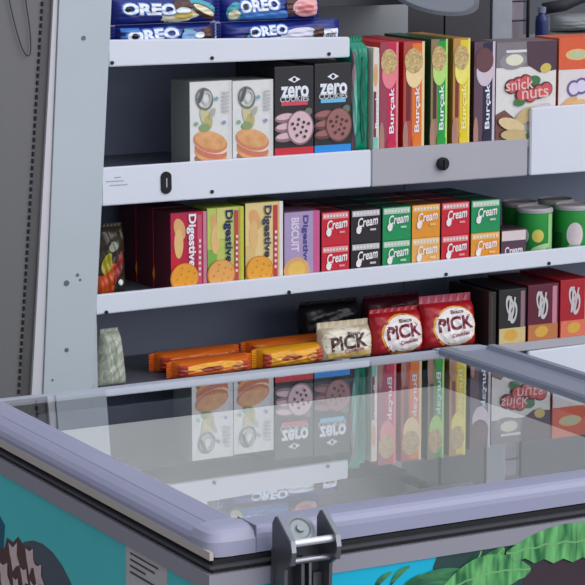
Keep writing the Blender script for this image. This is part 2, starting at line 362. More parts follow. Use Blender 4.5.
def cap(cx, cy, sx, sy, wx, wy, mm):
    mb = MB(); n_ = 12; vs = []; e = 2 / 5.5; pf = [(0, .8195), (0, .8525)] + [(d, z + .0012) for d, z in ((.25, .8530), (.6, .8525), (.80, .8505), (.92, .847), (1, .837))] + [(1.0, .8195)]
    for k in range(n_ + 1):
        t = k / n_ * math.pi / 2; ex = math.cos(t) ** e if k < n_ else 0; ey = math.sin(t) ** e if k else 0
        vs += [(cx + sx * wx * d * ex, cy + sy * wy * d * ey, z) for d, z in pf]
    p = len(pf); mb.add(vs, [[k * p + i, (k + 1) * p + i, (k + 1) * p + i + 1, k * p + i + 1] for k in range(n_) for i in range(p - 1)] + [list(range(p)), [n_ * p + i for i in range(p)][::-1]], mm)
    bpy_o = G(mb, 'corner_cap', lf); return bpy_o
CAPM = mat('corner_cap_plastic', (168, 168, 190), .35, 0, .04, 8)
cap(IX0 + .001, IY0 + .001, -1, -1, FL + .002, FF + .002, CAPM); cap(IX1, IY0, 1, -1, FRt, FF, CAPM); cap(IX0, IY1, -1, 1, FL, FB, ALUB); cap(IX1, IY1, 1, 1, FRt, FB, ALUB)
q = MB(); q.box(IX0 + .0005, Y0 + .0035, .8205, IX0 + .0025, IY0 - .002, .8545, mat('seam_grey', (110, 108, 128), .5)); G(q, 'seam', lf)  # thin grey seam between corner cap and front rail
EM = bpy.data.materials.new('liner_fill_glow'); EM.use_nodes = True; EM.node_tree.nodes['Principled BSDF'].inputs['Emission Color'].default_value = (1, .99, .96, 1); EM.node_tree.nodes['Principled BSDF'].inputs['Emission Strength'].default_value = 4.2
q = MB(); q.box(IX0 + .05, IY0 + .0006, .752, IX1 - .05, IY0 + .012, .772, EM); G(q, 'liner_fill_strip')  # glowing strip added out of view under the front rail to brighten the liner
q = MB(); q.box(IX0 - .001, IY0 - .001, .8445, IX1 + .001, IY1 + .001, .850, GLASSM); G(q, 'glass_pane')
for x, y in ((1.44, 2.79), (2.26, 2.79), (1.44, 3.5), (2.26, 3.5)):
    q = MB(); q.cyl((x - .018, y, .045), (x + .018, y, .045), .045, RUB, 24); q.box(x - .024, y - .02, .05, x + .024, y + .02, .092, RIM); G(q, 'castor')

# graphics on the freezer's left side (plane x = X0, seen from -X): u = y, v = z
MARK = ink
pl = Print(lambda u, v, k: (X0 - k, u, v), 1, 1)
pl.ell(3.245, .602, .138, .106, mat('side_print_grey', (82, 92, 104), .5, 0, .1, 30))
def zig(cx, cz, rx, rz, m, n=22, amp=.25):
    rr = random.Random(int(cx * 1000 + n)); pts = []
    for k in range(n):
        t = k * math.tau / n; s_ = 1 + (amp if k % 2 else -amp) * rr.uniform(.4, 1); pts.append((cx + rx * s_ * math.cos(t), cz + rz * s_ * math.sin(t)))
    vs = [(cx, cz)] + pts; pl._add(vs, [[0, 1 + k, 1 + (k + 1) % n] for k in range(n)], m)
CH = mat('chocolate_print', (92, 62, 62), .5, 0, .2, 60); CR = mat('cream_print', (222, 196, 196), .5, 0, .15, 60)
zig(3.325, .600, .105, .092, CH, 30, .10)
for cy, cz, s_ in ((3.355, .662, .020), (3.292, .672, .018), (3.262, .655, .019), (3.315, .640, .014), (3.392, .622, .022), (3.275, .628, .016), (3.345, .620, .013), (3.235, .625, .014), (3.30, .604, .018), (3.37, .590, .018)):
    zig(cy, cz, s_, s_ * 1.0, CR, 9, .42)
pl.build(FZ, 'side_picture').location = (-1.86, -3.15, 0)
pl = Print(lambda u, v, k: (X0 - k, u, v), 1, 1)
pl.poly([(3.387, .701), (3.50, .76), (3.50, .50), (3.405, .50), (3.398, .645)], mat('dark_teal_print', (20, 96, 120), .5)); pl.poly([(3.414, .69), (3.50, .74), (3.50, .50), (3.423, .50)], mat('pale_print', (190, 190, 185), .5))
pl.build(FZ, 'side_picture').location = (-1.86, -3.15, 0)
pl = Print(lambda u, v, k: (X0 - k, u, v), 1, 1); DK = ink((70, 66, 68))
pl.rect(2.836, .655, 2.962, .778, ink((196, 192, 192)))
for i, (ya, yb) in enumerate(((2.948, 2.862), (2.948, 2.872), (2.948, 2.90), (2.948, 2.86), (2.87, 2.845), (2.87, 2.848))):
    z = .768 - .0085 * min(i, 3) if i < 4 else .722 - .01 * (i - 4); pl.rect(yb, z, ya, z + .0028, DK)
pl.build(FZ, 'sticker').location = (-1.86, -3.15, 0)
# graphics on the front: u = x, v = z
YF = Y0 - .0013
def front(polys, name, lab=None):
    p = Print(lambda u, v, k: (u, YF - k, v), 1, 1)
    for pts, m, kk in polys: p.k = kk; p.poly(pts, m)
    o = p.build(FZ, name); o.location = (-1.86, -3.15, 0); return o
def leafm(name, a, b, sc, st): return two_tone(name, a, b, sc, .35, .65, .45, .3, st)
LG = leafm('leaf_print_bright', (26, 104, 56), (116, 196, 116), 14, (5, 1, 1)); LD = leafm('leaf_print_dark', (16, 74, 52), (70, 140, 90), 22, (1, 1, 4)); LM = leafm('leaf_print_mid', (20, 98, 52), (96, 170, 92), 16, (4, 1, 1))
MAR = mat('dark_maroon_print', (58, 40, 50), .5)
front([([(1.690, .765), (1.696, .7785), (2.33, .7785), (2.33, .40), (1.70, .40)], mat('deep_green_print', (34, 66, 62), .5, 0, .3, 30), 1),
       ([(1.833, .736), (1.863, .752), (2.33, .742), (2.33, .45), (1.80, .45)], MAR, 2)], 'front_picture')
def leaf(base, tip, wd, m, k, bend=0, teeth=0, hi=None):
    a = Vector(base); b = Vector(tip); d = b - a; nn = Vector((-d.y, d.x)).normalized(); L = []; R = []
    for i in range(15):
        t = i / 14; c = a + d * t + nn * bend * math.sin(math.pi * t); w_ = wd * math.sin(math.pi * min(1, t * .96 + .02)) ** .7
        te = teeth * (1 if i % 2 else -1)
        L.append(c + nn * w_); R.append(c - nn * (w_ + te))
    p = Print(lambda u, v, kk: (u, YF - kk, v), 1, 1); p.k = k
    p._add([tuple(x) for x in L + R], [[i, i + 1, 16 + i, 15 + i] for i in range(14)], m)
    if hi:
        mid = [(x + y) / 2 for x, y in zip(L, R)]; nn2 = nn * .0012
        p._add([tuple(x + nn2) for x in mid] + [tuple(x - nn2) for x in mid], [[i, i + 1, 16 + i, 15 + i] for i in range(14)], hi)
    o = p.build(FZ, 'printed_leaf'); o.location = (-1.86, -3.15, 0)
HI = ink((120, 180, 115))
leaf((1.72, .70), (1.765, .777), .016, LD, 4, 0, .001, HI); leaf((1.745, .715), (1.80, .777), .017, LM, 6, .004, 0, HI)
leaf((1.63, .722), (1.735, .755), .015, LD, 9, .006)
leaf((1.700, .728), (1.842, .742), .026, LG, 12, .010, .001, HI)
leaf((1.802, .768), (2.02, .750), .026, LG, 15, .012, .003, HI)
leaf((1.600, .748), (1.628, .768), .004, LD, 4, .003); leaf((1.625, .750), (1.655, .772), .004, LD, 6, .004); leaf((1.640, .742), (1.69, .757), .005, LM, 8, .003)

# latch on the front rail
CHR = mat('worn_chrome', (150, 152, 156), .28, .9, .15, 60); CHD = mat('dark_steel', (104, 104, 108), .4, .6, .2, 60)
lt = MB(); lt.box(1.447, 2.699, .700, 1.518, 2.7035, .826, CHD)
L_ = G(lt, 'latch')
for x in (1.449, 1.513):
    q = MB(); q.extrude([(2.7045, .715), (2.7045, .858), (2.697, .868), (2.690, .868), (2.668, .852), (2.658, .844), (2.655, .832), (2.659, .815), (2.672, .805), (2.676, .715)], 'x', x, x + .0045, CHD)
    G(q, 'cheek_plate', L_)
    q = MB(); q.extrude([(2.690, .8685), (2.668, .8525), (2.6575, .8445), (2.6545, .832), (2.6585, .8145), (2.6545, .8145), (2.651, .832), (2.654, .8465), (2.666, .8555), (2.689, .8715)], 'x', x - .001, x + .0055, CHR)
    G(q, 'plate_lip', L_)
q = MB(); q.cyl((1.4535, 2.664, .840), (1.514, 2.664, .840), .0048, mat('bright_pin', (225, 226, 228), .3, .5, .05), 16); G(q, 'pin', L_, smooth=False)
q = MB(); q.cyl((1.4535, 2.670, .815), (1.514, 2.670, .815), .0042, CHR, 16); G(q, 'pin', L_)
q = MB(); q.lathe([(0, 0), (.022, 0), (.024, .002), (.024, .005), (.017, .007), (.015, .0045), (.007, .0045), (.006, .009), (0, .009)], mat('pale_zinc', (150, 156, 158), .45, .5, .1), seg=32)
T = Matrix.Translation((1.481, 2.694, .847)) @ Matrix.Rotation(math.radians(48), 4, 'X') @ Matrix.Scale(.85, 4); q.v = [tuple(T @ Vector(v)) for v in q.v]; G(q, 'roller', L_)
q = MB(); q.box(1.475, 2.676, .70, 1.4795, 2.699, .813, CHD); q.box(1.486, 2.676, .70, 1.4895, 2.699, .813, CHR); G(q, 'strike_bar', L_)
q = MB(); q.box(1.4535, 2.694, .70, 1.463, 2.698, .80, CHR); q.box(1.500, 2.690, .70, 1.5125, 2.694, .79, CHD); G(q, 'strap', L_)

# ------------------------------------------------------------------ top shelf: sandwich-cookie rolls
OB = mat('deep_blue_foil', (22, 36, 122), .3, 0, .2, 30); W_ = ink((236, 238, 244)); LB = ink((70, 130, 205)); BK = ink((24, 20, 26)); NAVY = ink((20, 26, 90))
PINK = ink((232, 168, 168)); CREAM = ink((238, 226, 190)); BRN = ink((78, 46, 40)); YEL = ink((214, 190, 90)); TURQ = ink((70, 160, 175))
def oreo_art(kind):
    def art(p):
        if kind == 0:
            p.ell(.62, .30, .042, .014, CREAM, .1, wob=.1); p.ell(.66, .35, .02, .010, YEL); p.ell(.84, .62, .036, .013, TURQ, -.3); p.ell(.86, .45, .032, .011, BRN, -.45); p.ell(.86, .50, .026, .006, CREAM, -.45)
            p.text('OREO', .33, .60, .122, .026, LB, -.04, .09); p.text('OREO', .33, .60, .116, .022, W_, -.04, .045); p.ell(.118, .62, .0065, .0055, BK)
            p.ell(.65, .72, .019, .016, BRN); p.ell(.65, .52, .016, .006, W_)
        elif kind == 1:
            p.rect(.02, .05, .10, .6, LB); p.ell(.93, .5, .018, .02, BRN); p.text('OREO', .34, .62, .118, .026, LB, .05, .09); p.text('OREO', .34, .62, .110, .021, W_, .05, .045); p.ell(.145, .58, .0065, .006, BK)
            p.rect(.02, .75, .2, .9, LB); p.rect(.66, .3, .76, .8, TURQ); p.ell(.72, .5, .02, .012, ink((120, 160, 200))); p.ell(.82, .55, .010, .006, W_, .1)
        elif kind == 2:
            p.ell(.12, .4, .02, .02, TURQ); p.ell(.10, .3, .012, .010, CREAM); p.rect(.18, .08, .66, .42, LB); p.text('OREO', .36, .64, .096, .028, LB, .05, .09); p.text('OREO', .36, .64, .088, .024, W_, .05, .045); p.ell(.205, .60, .006, .0055, BK)
            p.ell(.70, .55, .014, .018, BRN); p.ell(.86, .5, .034, .019, PINK); p.ell(.84, .45, .018, .010, ink((220, 130, 130)))
        else:
            p.rect(.38, .03, .80, .35, W_); p.ell(.22, .35, .018, .013, BK); p.ell(.22, .38, .012, .008, TURQ); p.ell(.62, .45, .040, .012, ink((214, 214, 226)), .1); p.text('OREO', .36, .62, .090, .024, LB, .05, .09); p.text('OREO', .36, .62, .084, .020, W_, .05, .045)
            p.ell(.225, .58, .005, .005, BK); p.ell(.80, .45, .012, .013, BRN); p.rect(.84, .12, .99, .62, W_); p.text('mini', .905, .38, .022, .012, BK)
    return art
g = 'sandwich cookie rolls on the top shelf'
def oreo(label, x0, x1, y, z0, h, k, rz=0, seed=1):
    return pouch('cookie_roll', label, g, (x0 + x1) / 2, y, z0, x1 - x0, h, .050, OB, oreo_art(k), pu=14, pv=2.2, seed=seed, rz=rz, cl=.010, wr=.0012)
oreo('blue cookie roll on top shelf, lower left, with a turquoise patch near its right end', 2.055, 2.262, 4.478, 1.2965, .050, 1, seed=3)
oreo('blue cookie roll, upper left one, picturing a cookie and pale cream splash', 2.045, 2.268, 4.480, 1.3470, .050, 0, seed=5)
oreo('blue and white cookie roll, lower right, with white mini tag at its end', 2.285, 2.545, 4.478, 1.2965, .048, 3, seed=7)
oreo('blue cookie roll, upper right, with pink cream cookie at its right end', 2.283, 2.498, 4.480, 1.3450, .050, 2, seed=9)

# ------------------------------------------------------------------ second shelf
ZS = 1.0605
WC = mat('white_carton', (228, 226, 222), .45, 0, .04); WS = mat('white_carton_shaded', (128, 134, 128), .5, 0, .08)  # sides of the white cartons toned grey for the shade they stand in
ORB = two_tone('baked_biscuit', (216, 150, 92), (232, 176, 118), 60, .3, .7); ORD = ink((186, 92, 70)); GRN = ink((140, 160, 110)); GRY = ink((150, 150, 156))
def porr(p):
    p.rect(0, 0, 1, 1, ink((226, 224, 220))); p.ell(.48, .10, .036, .014, ink((150, 110, 96)), -.1); p.ell(.49, .17, .037, .019, ORB, -.22); p.ell(.49, .20, .037, .016, ink((206, 120, 92)), -.26); p.ell(.49, .25, .037, .014, ink((240, 214, 190)), -.28); p.ell(.48, .30, .0385, .021, ink((212, 130, 96)), -.28); p.ell(.48, .32, .036, .0175, ORB, -.28)
    p.ell(.36, .60, .011, .021, ink((206, 196, 150)), .25); p.ell(.42, .52, .010, .016, ink((190, 176, 110)), -.2); p.ell(.34, .47, .012, .008, GRN)
    p.ell(.34, .80, .019, .023, ink((120, 122, 116)), .3, r0=.80); p.ell(.39, .81, .011, .014, ink((190, 194, 188)), r0=.7); p.ell(.26, .84, .004, .016, ink((92, 92, 90)), -.35)
    p.ell(.52, .63, .005, .012, ink((180, 176, 160)), -.5); p.ell(.14, .52, .004, .004, ink((120, 180, 130))); p.ell(.80, .52, .004, .004, ink((140, 150, 200))); p.ell(.62, .80, .004, .004, ink((120, 170, 190)))
    for i in range(6): p.rect(.76, .64 + i * .042, .90, .664 + i * .042, ink((188, 188, 190)))
    p.rect(.955, 0, .97, 1, ink((206, 204, 200)))
g = 'white cartons with a cookie picture on the second shelf'
carton('biscuit_carton', 'white carton picturing an orange sandwich cookie, left one of two', g, 2.201, 2.294, ZS, 1.232, 4.449, .085, WS, porr)
carton('biscuit_carton', 'white carton picturing an orange sandwich cookie, beside the black cartons', g, 2.2955, 2.387, ZS, 1.230, 4.449, .085, WS, porr)
BC = mat('black_carton', (34, 31, 35), .4, 0, .1)
def zero(bar, low, ck, ck2):
    def art(p):
        p.rect(0, 0, 1, .155, low); p.poly([(.5, .90), (.66, .865), (.5, .83), (.34, .865)], W_); p.ell(.5, .865, .004, .004, BK)
        p.text('zero', .51, .735, .064, .024, W_, 0, .035); p.text('COOKIES', .50, .662, .066, .011, ink((205, 200, 204)), 0, .02); p.rect(.16, .595, .84, .635, bar)
        for i, v in enumerate((.47, .37, .27)): p.ell(.25, v, .023, .010, ck2, .1); p.ell(.25, v + .012, .020, .006, ck, .1)
        p.ell(.84, .52, .010, .008, ink((110, 116, 96)), .6)
        p.ell(.64, .36, .031, .035, ck2); p.ell(.64, .365, .028, .032, ck)
        for i in range(11):
            a = i * 2.4; r = .0065 * math.sqrt(i + .6); p.ell(.64 + r * math.cos(a) / p.w, .365 + r * math.sin(a) / p.h, .0032, .0032, BRN)
        p.text('.', .2, .05, .004, .004, W_)
    return art
RED = ink((206, 36, 52)); BLU = ink((30, 140, 220))
g = 'black cookie cartons on the second shelf'
carton('cookie_carton', 'black cookie carton with red bottom band and pale pink cookie picture', g, 2.3895, 2.4785, ZS, 1.2535, 4.447, .17, BC, zero(ink((214, 70, 86)), RED, ink((222, 186, 192)), ink((150, 112, 118))))
carton('cookie_carton', 'black cookie carton with bright blue bottom band and brown cookie picture', g, 2.481, 2.566, ZS, 1.256, 4.447, .17, BC, zero(ink((110, 190, 228)), BLU, ink((160, 104, 100)), ink((104, 62, 62))))
# green soft pack standing on end
GF = mat('emerald_foil', (0, 132, 102), .25, 0, .15, 20)
def greenp(p):
    p.rect(.12, .06, .26, .92, ink((120, 96, 108))); p.ell(.18, .62, .004, .045, ink((190, 150, 165))); p.ell(.22, .45, .004, .06, ink((130, 196, 178))); p.ell(.6, .5, .006, .09, ink((10, 110, 86)))
pouch('wafer_packet', 'emerald green foil packet standing upright beside the black cartons', None, 2.5915, 4.490, ZS, .049, .235, .075, GF, greenp, pu=5, pv=14, crimp='z', cl=.010, wr=.0012, seed=4)
def slim(p):
    p.rect(0, .0, 1, .95, ink((232, 216, 206))); p.ell(.4, .75, .005, .024, ink((222, 170, 110))); p.rect(.05, .15, .5, .60, ink((120, 40, 60))); p.rect(0, .02, .8, .18, ink((130, 200, 180)))
    p.text('Burçak', .62, .42, .07, .009, W_, math.pi / 2)
carton('biscuit_carton', 'very narrow cream biscuit carton between the emerald packet and the crimson one', 'slim biscuit cartons standing spine out', 2.618, 2.632, ZS, 1.283, 4.447, .14, mat('cream_carton', (226, 214, 200), .5), slim)
BIS = two_tone('pale_biscuit_picture', (176, 140, 84), (222, 196, 134), 200, .3, .7)
def spine(main, side, edge_, txt, dark=None, bis=BIS):
    def art(p):
        p.rect(0, 0, .5, 1, side); p.rect(.42, .0, 1, .985, main); p.rect(.88, 0, 1, 1, edge_)
        if dark: p.rect(.14, .30, .34, .66, dark)
        p.ell(.10, .15, .006, .035, ink((176, 128, 112)))
        p.ell(.50, .72, .4 * p.w, .030, edge_); p.ell(.47, .83, .44 * p.w, .026, bis)
        p.text('Burçak', .66, .40, .095, .014, txt, math.pi / 2, .02); p.ell(.64, .10, .011, .015, main)
    return art
g = 'slim biscuit cartons standing spine out'
RC = mat('red_carton', (196, 34, 44), .4); GC = mat('green_carton', (22, 92, 46), .4); YC = mat('mustard_carton', (186, 140, 50), .4); DC = mat('plum_carton', (62, 40, 54), .4)
carton('biscuit_carton', 'slim crimson biscuit carton, first red one from the left', g, 2.634, 2.677, ZS, 1.2935, 4.447, .19, RC, spine(ink((200, 22, 72)), ink((160, 60, 84)), ink((240, 130, 140)), W_, None))
carton('biscuit_carton', 'slim biscuit carton with orange spine between crimson and green ones', g, 2.690, 2.740, ZS, 1.2925, 4.447, .19, RC, spine(ink((236, 120, 30)), ink((184, 70, 56)), ink((250, 214, 160)), W_, ink((110, 30, 34))))
carton('biscuit_carton', 'slim bright green biscuit carton spine with white writing', g, 2.756, 2.796, ZS, 1.2955, 4.447, .19, GC, spine(ink((10, 160, 50)), ink((150, 124, 84)), ink((186, 226, 120)), W_, ink((70, 34, 36))))
carton('biscuit_carton', 'slim yellow biscuit carton spine between the green and plum ones', g, 2.810, 2.851, ZS, 1.295, 4.447, .19, YC, spine(ink((236, 208, 24)), ink((196, 140, 70)), ink((246, 232, 110)), ink((250, 240, 170)), ink((130, 40, 36))))
carton('biscuit_carton', 'slim dark plum biscuit carton with white writing and pale right edge', g, 2.862, 2.9135, ZS, 1.286, 4.447, .19, DC, spine(ink((30, 28, 58)), ink((96, 66, 82)), ink((214, 196, 206)), W_, None, ink((104, 62, 64))))
def snick(p):
    wt = ink((230, 224, 218)); tn = ink((206, 178, 126)); p.rect(0, 0, 1, 1, wt); p.rect(0, .76, 1, 1, ink((130, 120, 126))); p.ell(.28, .82, .034, .018, ink((150, 142, 146)), .1); p.ell(.30, .83, .022, .012, ink((232, 226, 200))); p.rect(.16, .9, .5, .925, ink((230, 222, 224)))
    p.poly([(.5, 1), (1, 1), (1, .72), (.72, .70), (.52, .78)], ink((78, 50, 64))); p.ell(.82, .74, .014, .010, ink((214, 190, 90)), .2)
    p.poly([(0, 0), (0, .32), (.14, .36), (.3, .28), (.3, 0)], ink((120, 76, 66))); p.poly([(.55, .0), (.6, .3), (1, .34), (1, 0)], ink((120, 84, 80)))
    for x, y, r in ((.5, .60, .0), ): pass
    for x, y in ((.25, .58), (.36, .60), (.48, .62), (.60, .60), (.42, .50), (.56, .49), (.70, .52), (.82, .54)): p.ell(x, y, .017, .016, ink((92, 60, 56)))
    p.ell(.62, .63, .016, .010, ink((60, 120, 70))); p.ell(.38, .43, .014, .009, ink((50, 124, 62)))
    for x, y in ((.25, .58), (.36, .60), (.48, .62), (.42, .50), (.56, .49), (.70, .52), (.82, .54)): p.ell(x, y, .014, .013, ink((216, 84, 88)))
    p.text('snick', .37, .60, .070, .024, ink((244, 196, 190)), .05, .01); p.text('nuts', .63, .51, .068, .022, ink((244, 190, 184)), .05, .01)
    p.ell(.48, .30, .030, .014, tn, .5); p.ell(.24, .22, .034, .013, ink((226, 200, 150)), -.3); p.ell(.30, .12, .036, .012, tn, -.05); p.ell(.60, .2, .012, .012, ink((150, 130, 132)))
    p.rect(0, 0, .8, .07, ink((206, 206, 190))); p.ell(.52, .12, .008, .005, ink((60, 120, 70)), .8); p.ell(.7, .35, .03, .009, ink((200, 190, 196)), .3)
carton('snack_carton', 'large snack carton with red bubble letters and peanut picture', None, 2.9165, 3.068, ZS, 1.2825, 4.447, .09, mat('taupe_carton', (110, 96, 100), .45), snick)
def orangeb(p):
    p.rect(0, 0, 1, 1, ink((228, 218, 216))); p.rect(0, .70, 1, 1, ink((226, 92, 50))); p.ell(.36, .84, .03, .012, ink((226, 190, 120))); p.ell(.37, .84, .02, .007, ink((190, 200, 160)))
    for x, y in ((.3, .52), (.45, .54), (.62, .56)): p.ell(x, y, .018, .018, ink((120, 90, 150)))
    for x, y in ((.3, .52), (.45, .54), (.62, .56)): p.ell(x, y, .013, .013, ink((224, 214, 232)))
    p.ell(.2, .38, .025, .01, ink((220, 170, 120)), .5); p.ell(.45, .36, .03, .012, ink((226, 180, 120)))
carton('snack_carton', 'orange topped white snack carton behind the tall white price panel', None, 3.075, 3.205, ZS, 1.286, 4.447, .09, mat('orange_carton', (220, 96, 56), .45), orangeb)

# ------------------------------------------------------------------ third shelf
Z3 = .8135
MA = mat('maroon_carton', (92, 30, 46), .45, 0, .2, 30)
def dig(bgc, left, txt, edge_, strip, org=(240, 160, 40), bgc2=None):
    def art(p):
        p.rect(0, 0, 1, 1, bgc); p.rect(0, .0, .26, .5, left)
        p.ell(.25, .80, .012, .022, ink((226, 170, 110)), .3); p.ell(.22, .62, .010, .03, ink((232, 186, 120)))
        if bgc2: p.rect(.26, .62, .62, 1, bgc2)
        p.rect(.74, .05, .86, .96, strip); p.rect(.90, 0, 1, 1, edge_)
        for i in range(7): p.rect(.77, .2 + i * .07, .83, .235 + i * .07, ink((240, 214, 216)))
        p.text('Digestive', .56, .65, .106, .0215, txt, -math.pi / 2, .03)
        p.ell(.36, .19, .0315, .0300, ink((214, 130, 40))); p.ell(.36, .195, .029, .0275, ink(org))
        for i in range(9):
            a = i * 2.4; r = .008 * math.sqrt(i + .5); p.ell(.36 + r * math.cos(a) / p.w, .195 + r * math.sin(a) / p.h, .0016, .0016, ink((200, 120, 40)))
    return art
g = 'digestive biscuit cartons on the third shelf'
d0 = carton('biscuit_carton', 'crimson digestive carton with orange slice, front of its row', g, 2.157, 2.236, Z3, .9745, 4.449, .078, MA, dig(ink((190, 20, 62)), ink((208, 22, 40)), W_, ink((206, 130, 150)), ink((206, 80, 110))))
for i in (1, 2): dup(d0, (d0.location.x - .001 * i, d0.location.y + .0795 * i, Z3), ('crimson digestive carton directly behind the front one', 'crimson digestive carton at the back of the row, against the back panel')[i - 1])
carton('biscuit_carton', 'lime green digestive carton with orange slice and navy writing', g, 2.238, 2.319, Z3, .9785, 4.449, .078, mat('lime_carton', (150, 170, 50), .45), dig(ink((190, 204, 96)), ink((130, 178, 72)), NAVY, ink((206, 196, 60)), ink((196, 70, 60)), (236, 168, 90), ink((214, 208, 120))))
carton('biscuit_carton', 'cream digestive carton with orange disc and pale right edge', g, 2.3235, 2.4085, Z3, .983, 4.449, .078, mat('olive_carton', (120, 124, 80), .45), dig(ink((236, 206, 140)), ink((226, 190, 120)), ink((44, 60, 80)), ink((234, 226, 222)), ink((196, 60, 60)), (240, 166, 50)))
def purple(p):
    p.rect(0, 0, 1, 1, ink((176, 152, 190))); p.rect(.82, 0, 1, 1, ink((206, 90, 140))); p.text('BISCUIT', .30, .68, .07, .018, ink((226, 214, 232)), -math.pi / 2, .03); p.text('Digestive', .58, .60, .10, .016, ink((70, 66, 140)), -math.pi / 2, .03)
    p.ell(.34, .18, .030, .026, ink((224, 170, 110))); p.ell(.34, .18, .020, .018, ink((236, 190, 90)))
carton('biscuit_carton', 'lilac digestive carton with pink right edge beside the red stacks', g, 2.4125, 2.494, Z3, .958, 4.449, .078, mat('lilac_carton', (120, 80, 110), .45), purple)
def creamp(c, c2, txtc):
    def art(p):
        p.rect(0, 0, 1, 1, c); p.rect(.04, .80, .96, .97, c2)
        for i in range(8): p.rect(.08 + i * .11, .85, .15 + i * .11, .92, ink((236, 232, 226)) if c2 != W_ else GRY)
        p.text('Cream', .55, .64, .048, .020, txtc, .10, .022, .2); p.ell(.24, .40, .006, .008, txtc); p.line(.16, .34, .34, .46, .003, txtc); p.rect(.62, .36, .82, .42, c2)
    return art
fam = {'red': ((206, 26, 48), (236, 150, 150), (160, 24, 40)), 'black': ((38, 28, 34), (206, 200, 204), (40, 30, 34)), 'green': ((16, 146, 84), (190, 214, 190), (24, 90, 60)), 'orange': ((234, 150, 40), (244, 196, 120), (150, 80, 40)),
       'peach': ((236, 176, 90), (246, 206, 160), (150, 90, 50))}
g = 'small cream wafer boxes stacked two high'
cols = [(2.499, 2.5635, 'red', 'red', 'the red stack beside the lilac carton'), (2.5685, 2.6385, 'black', 'black', 'the black stack'), (2.6435, 2.7115, 'green', 'green', 'the all-green stack'), (2.7145, 2.7825, 'orange', 'peach', 'the orange stack'),
        (2.787, 2.8555, 'red', 'red', 'the red stack between orange and green'), (2.8605, 2.9325, 'green', 'orange', 'the rightmost stack')]
PROTO = {}
def mini(kind, x0, x1, z0, z1, y, lab):
    key = (kind, x0); c, c2, b = fam[kind]
    if key in PROTO: return dup(PROTO[key], ((x0 + x1) / 2, y + .0325, z0), lab)
    r = carton('wafer_box', lab, g, x0, x1, z0, z1, y, .065, mat(kind + '_wafer_carton', tuple(int(v * .55 + 12) for v in b), .45), creamp(ink(c), ink(c2), ink((244, 238, 236)))); PROTO[key] = r; return r
for x0, x1, t_, b_, nm in cols:
    for k, pos in enumerate(('front', 'middle', 'back')):
        y = 4.449 + k * .0665
        mini(b_, x0, x1, Z3, .8825, y, 'lower %s wafer box, %s of %s' % (b_, pos, nm))
        mini(t_, x0, x1, .8831, .9521, y, 'upper %s wafer box, %s of %s' % (t_, pos, nm))
def smallb(p):
    p.rect(0, 0, 1, 1, ink((84, 56, 74))); p.rect(.02, .66, .98, .96, ink((226, 206, 204))); p.text('Cream', .5, .36, .045, .018, ink((232, 216, 216)), .05, .03); p.rect(0, 0, 1, .12, ink((60, 40, 60)))
carton('wafer_box', 'single low brown wafer box with pale stripe beside the green cans', g, 2.937, 3.000, Z3, .884, 4.449, .065, mat('plum_wafer_carton', (60, 36, 50), .45), smallb)
# cans
CG = mat('can_green', (44, 150, 62), .35, 0, .05, 20); SIL = mat('can_rim_silver', (190, 192, 196), .35, .5, .05); LIDM = mat('can_lid_grey', (176, 170, 172), .4, 0, .05)
def can(label, x, y, art=None):
    r = empty('crisp_can', (x, y, Z3)); tag(r, label, 'can', 'short green crisp cans on the third shelf'); R = .0385
    q = MB(); q.lathe([(0, 0), (R - .002, 0), (R, .003), (R, .098)], CG); q.build('can_body', r, smooth=True)
    q = MB(); q.lathe([(R, .098), (R + .0015, .0985), (R + .0015, .104), (R - .002, .108), (R - .004, .1045), (0, .1045)], LIDM); q.build('lid', r)
    if art:
        p = Print(lambda u, v, k: ((R + .0004 + k) * math.cos(u), (R + .0004 + k) * math.sin(u), v), R, 1, 6); art(p); p.build(r, 'printed_label')
    return r
def canart(kind):
    c0 = math.radians(-90 - 28)
    def art(p):
        sheen = ink((150, 206, 130)); p.rect(c0 + .75, .003, c0 + 1.15, .096, sheen)  # pale upright band: a highlight painted onto the can
        if kind:
            p.ell(c0 + .05, .046, .018, .027, ink((222, 206, 208))); p.ell(c0 + .05, .020, .016, .005, ink((150, 190, 140))); p.rect(c0 - 1.2, .003, c0 - .7, .05, ink((30, 100, 48)))
        else:
            p.ell(c0 + .1, .05, .013, .014, ink((206, 206, 96))); p.ell(c0 + .12, .045, .008, .009, ink((226, 196, 80))); p.ell(c0 - .65, .05, .010, .016, ink((206, 206, 206))); p.ell(c0 + .25, .024, .022, .007, ink((170, 206, 150)), .3); p.rect(c0 - .5, .003, c0 + .5, .012, ink((24, 110, 50)))
    return art
can('short green crisp can with yellow chip picture, beside the brown wafer box', 3.050, 4.492, canart(0)); can('short green crisp can with blank pale oval, nearest the right edge', 3.146, 4.488, canart(1))
can('short green crisp can standing behind the two front ones, left', 3.072, 4.582); can('short green crisp can standing behind the two front ones, right', 3.165, 4.580)
# crisp bag at the left end
def chipart(p):
    p.rect(.0, .02, .5, .30, ink((206, 84, 30))); p.ell(.35, .30, .014, .026, ink((206, 84, 34)), -.5); p.ell(.25, .48, .010, .022, ink((176, 160, 40)), -.3); p.ell(.62, .40, .008, .035, ink((150, 50, 44)), -.3); p.ell(.45, .72, .012, .010, ink((150, 150, 130)), .4); p.ell(.7, .18, .005, .006, W_)
pouch('crisp_bag', 'dark crisp bag with orange and olive print at the left end of third shelf', None, 2.050, 4.51, .8140, .072, .135, .040, mat('dark_bag_film', (58, 50, 38), .3, 0, .4, 20), chipart, pu=3, pv=5, crimp='z', wr=.002, seed=2, rz=.15, taper=.15, cl=.006)

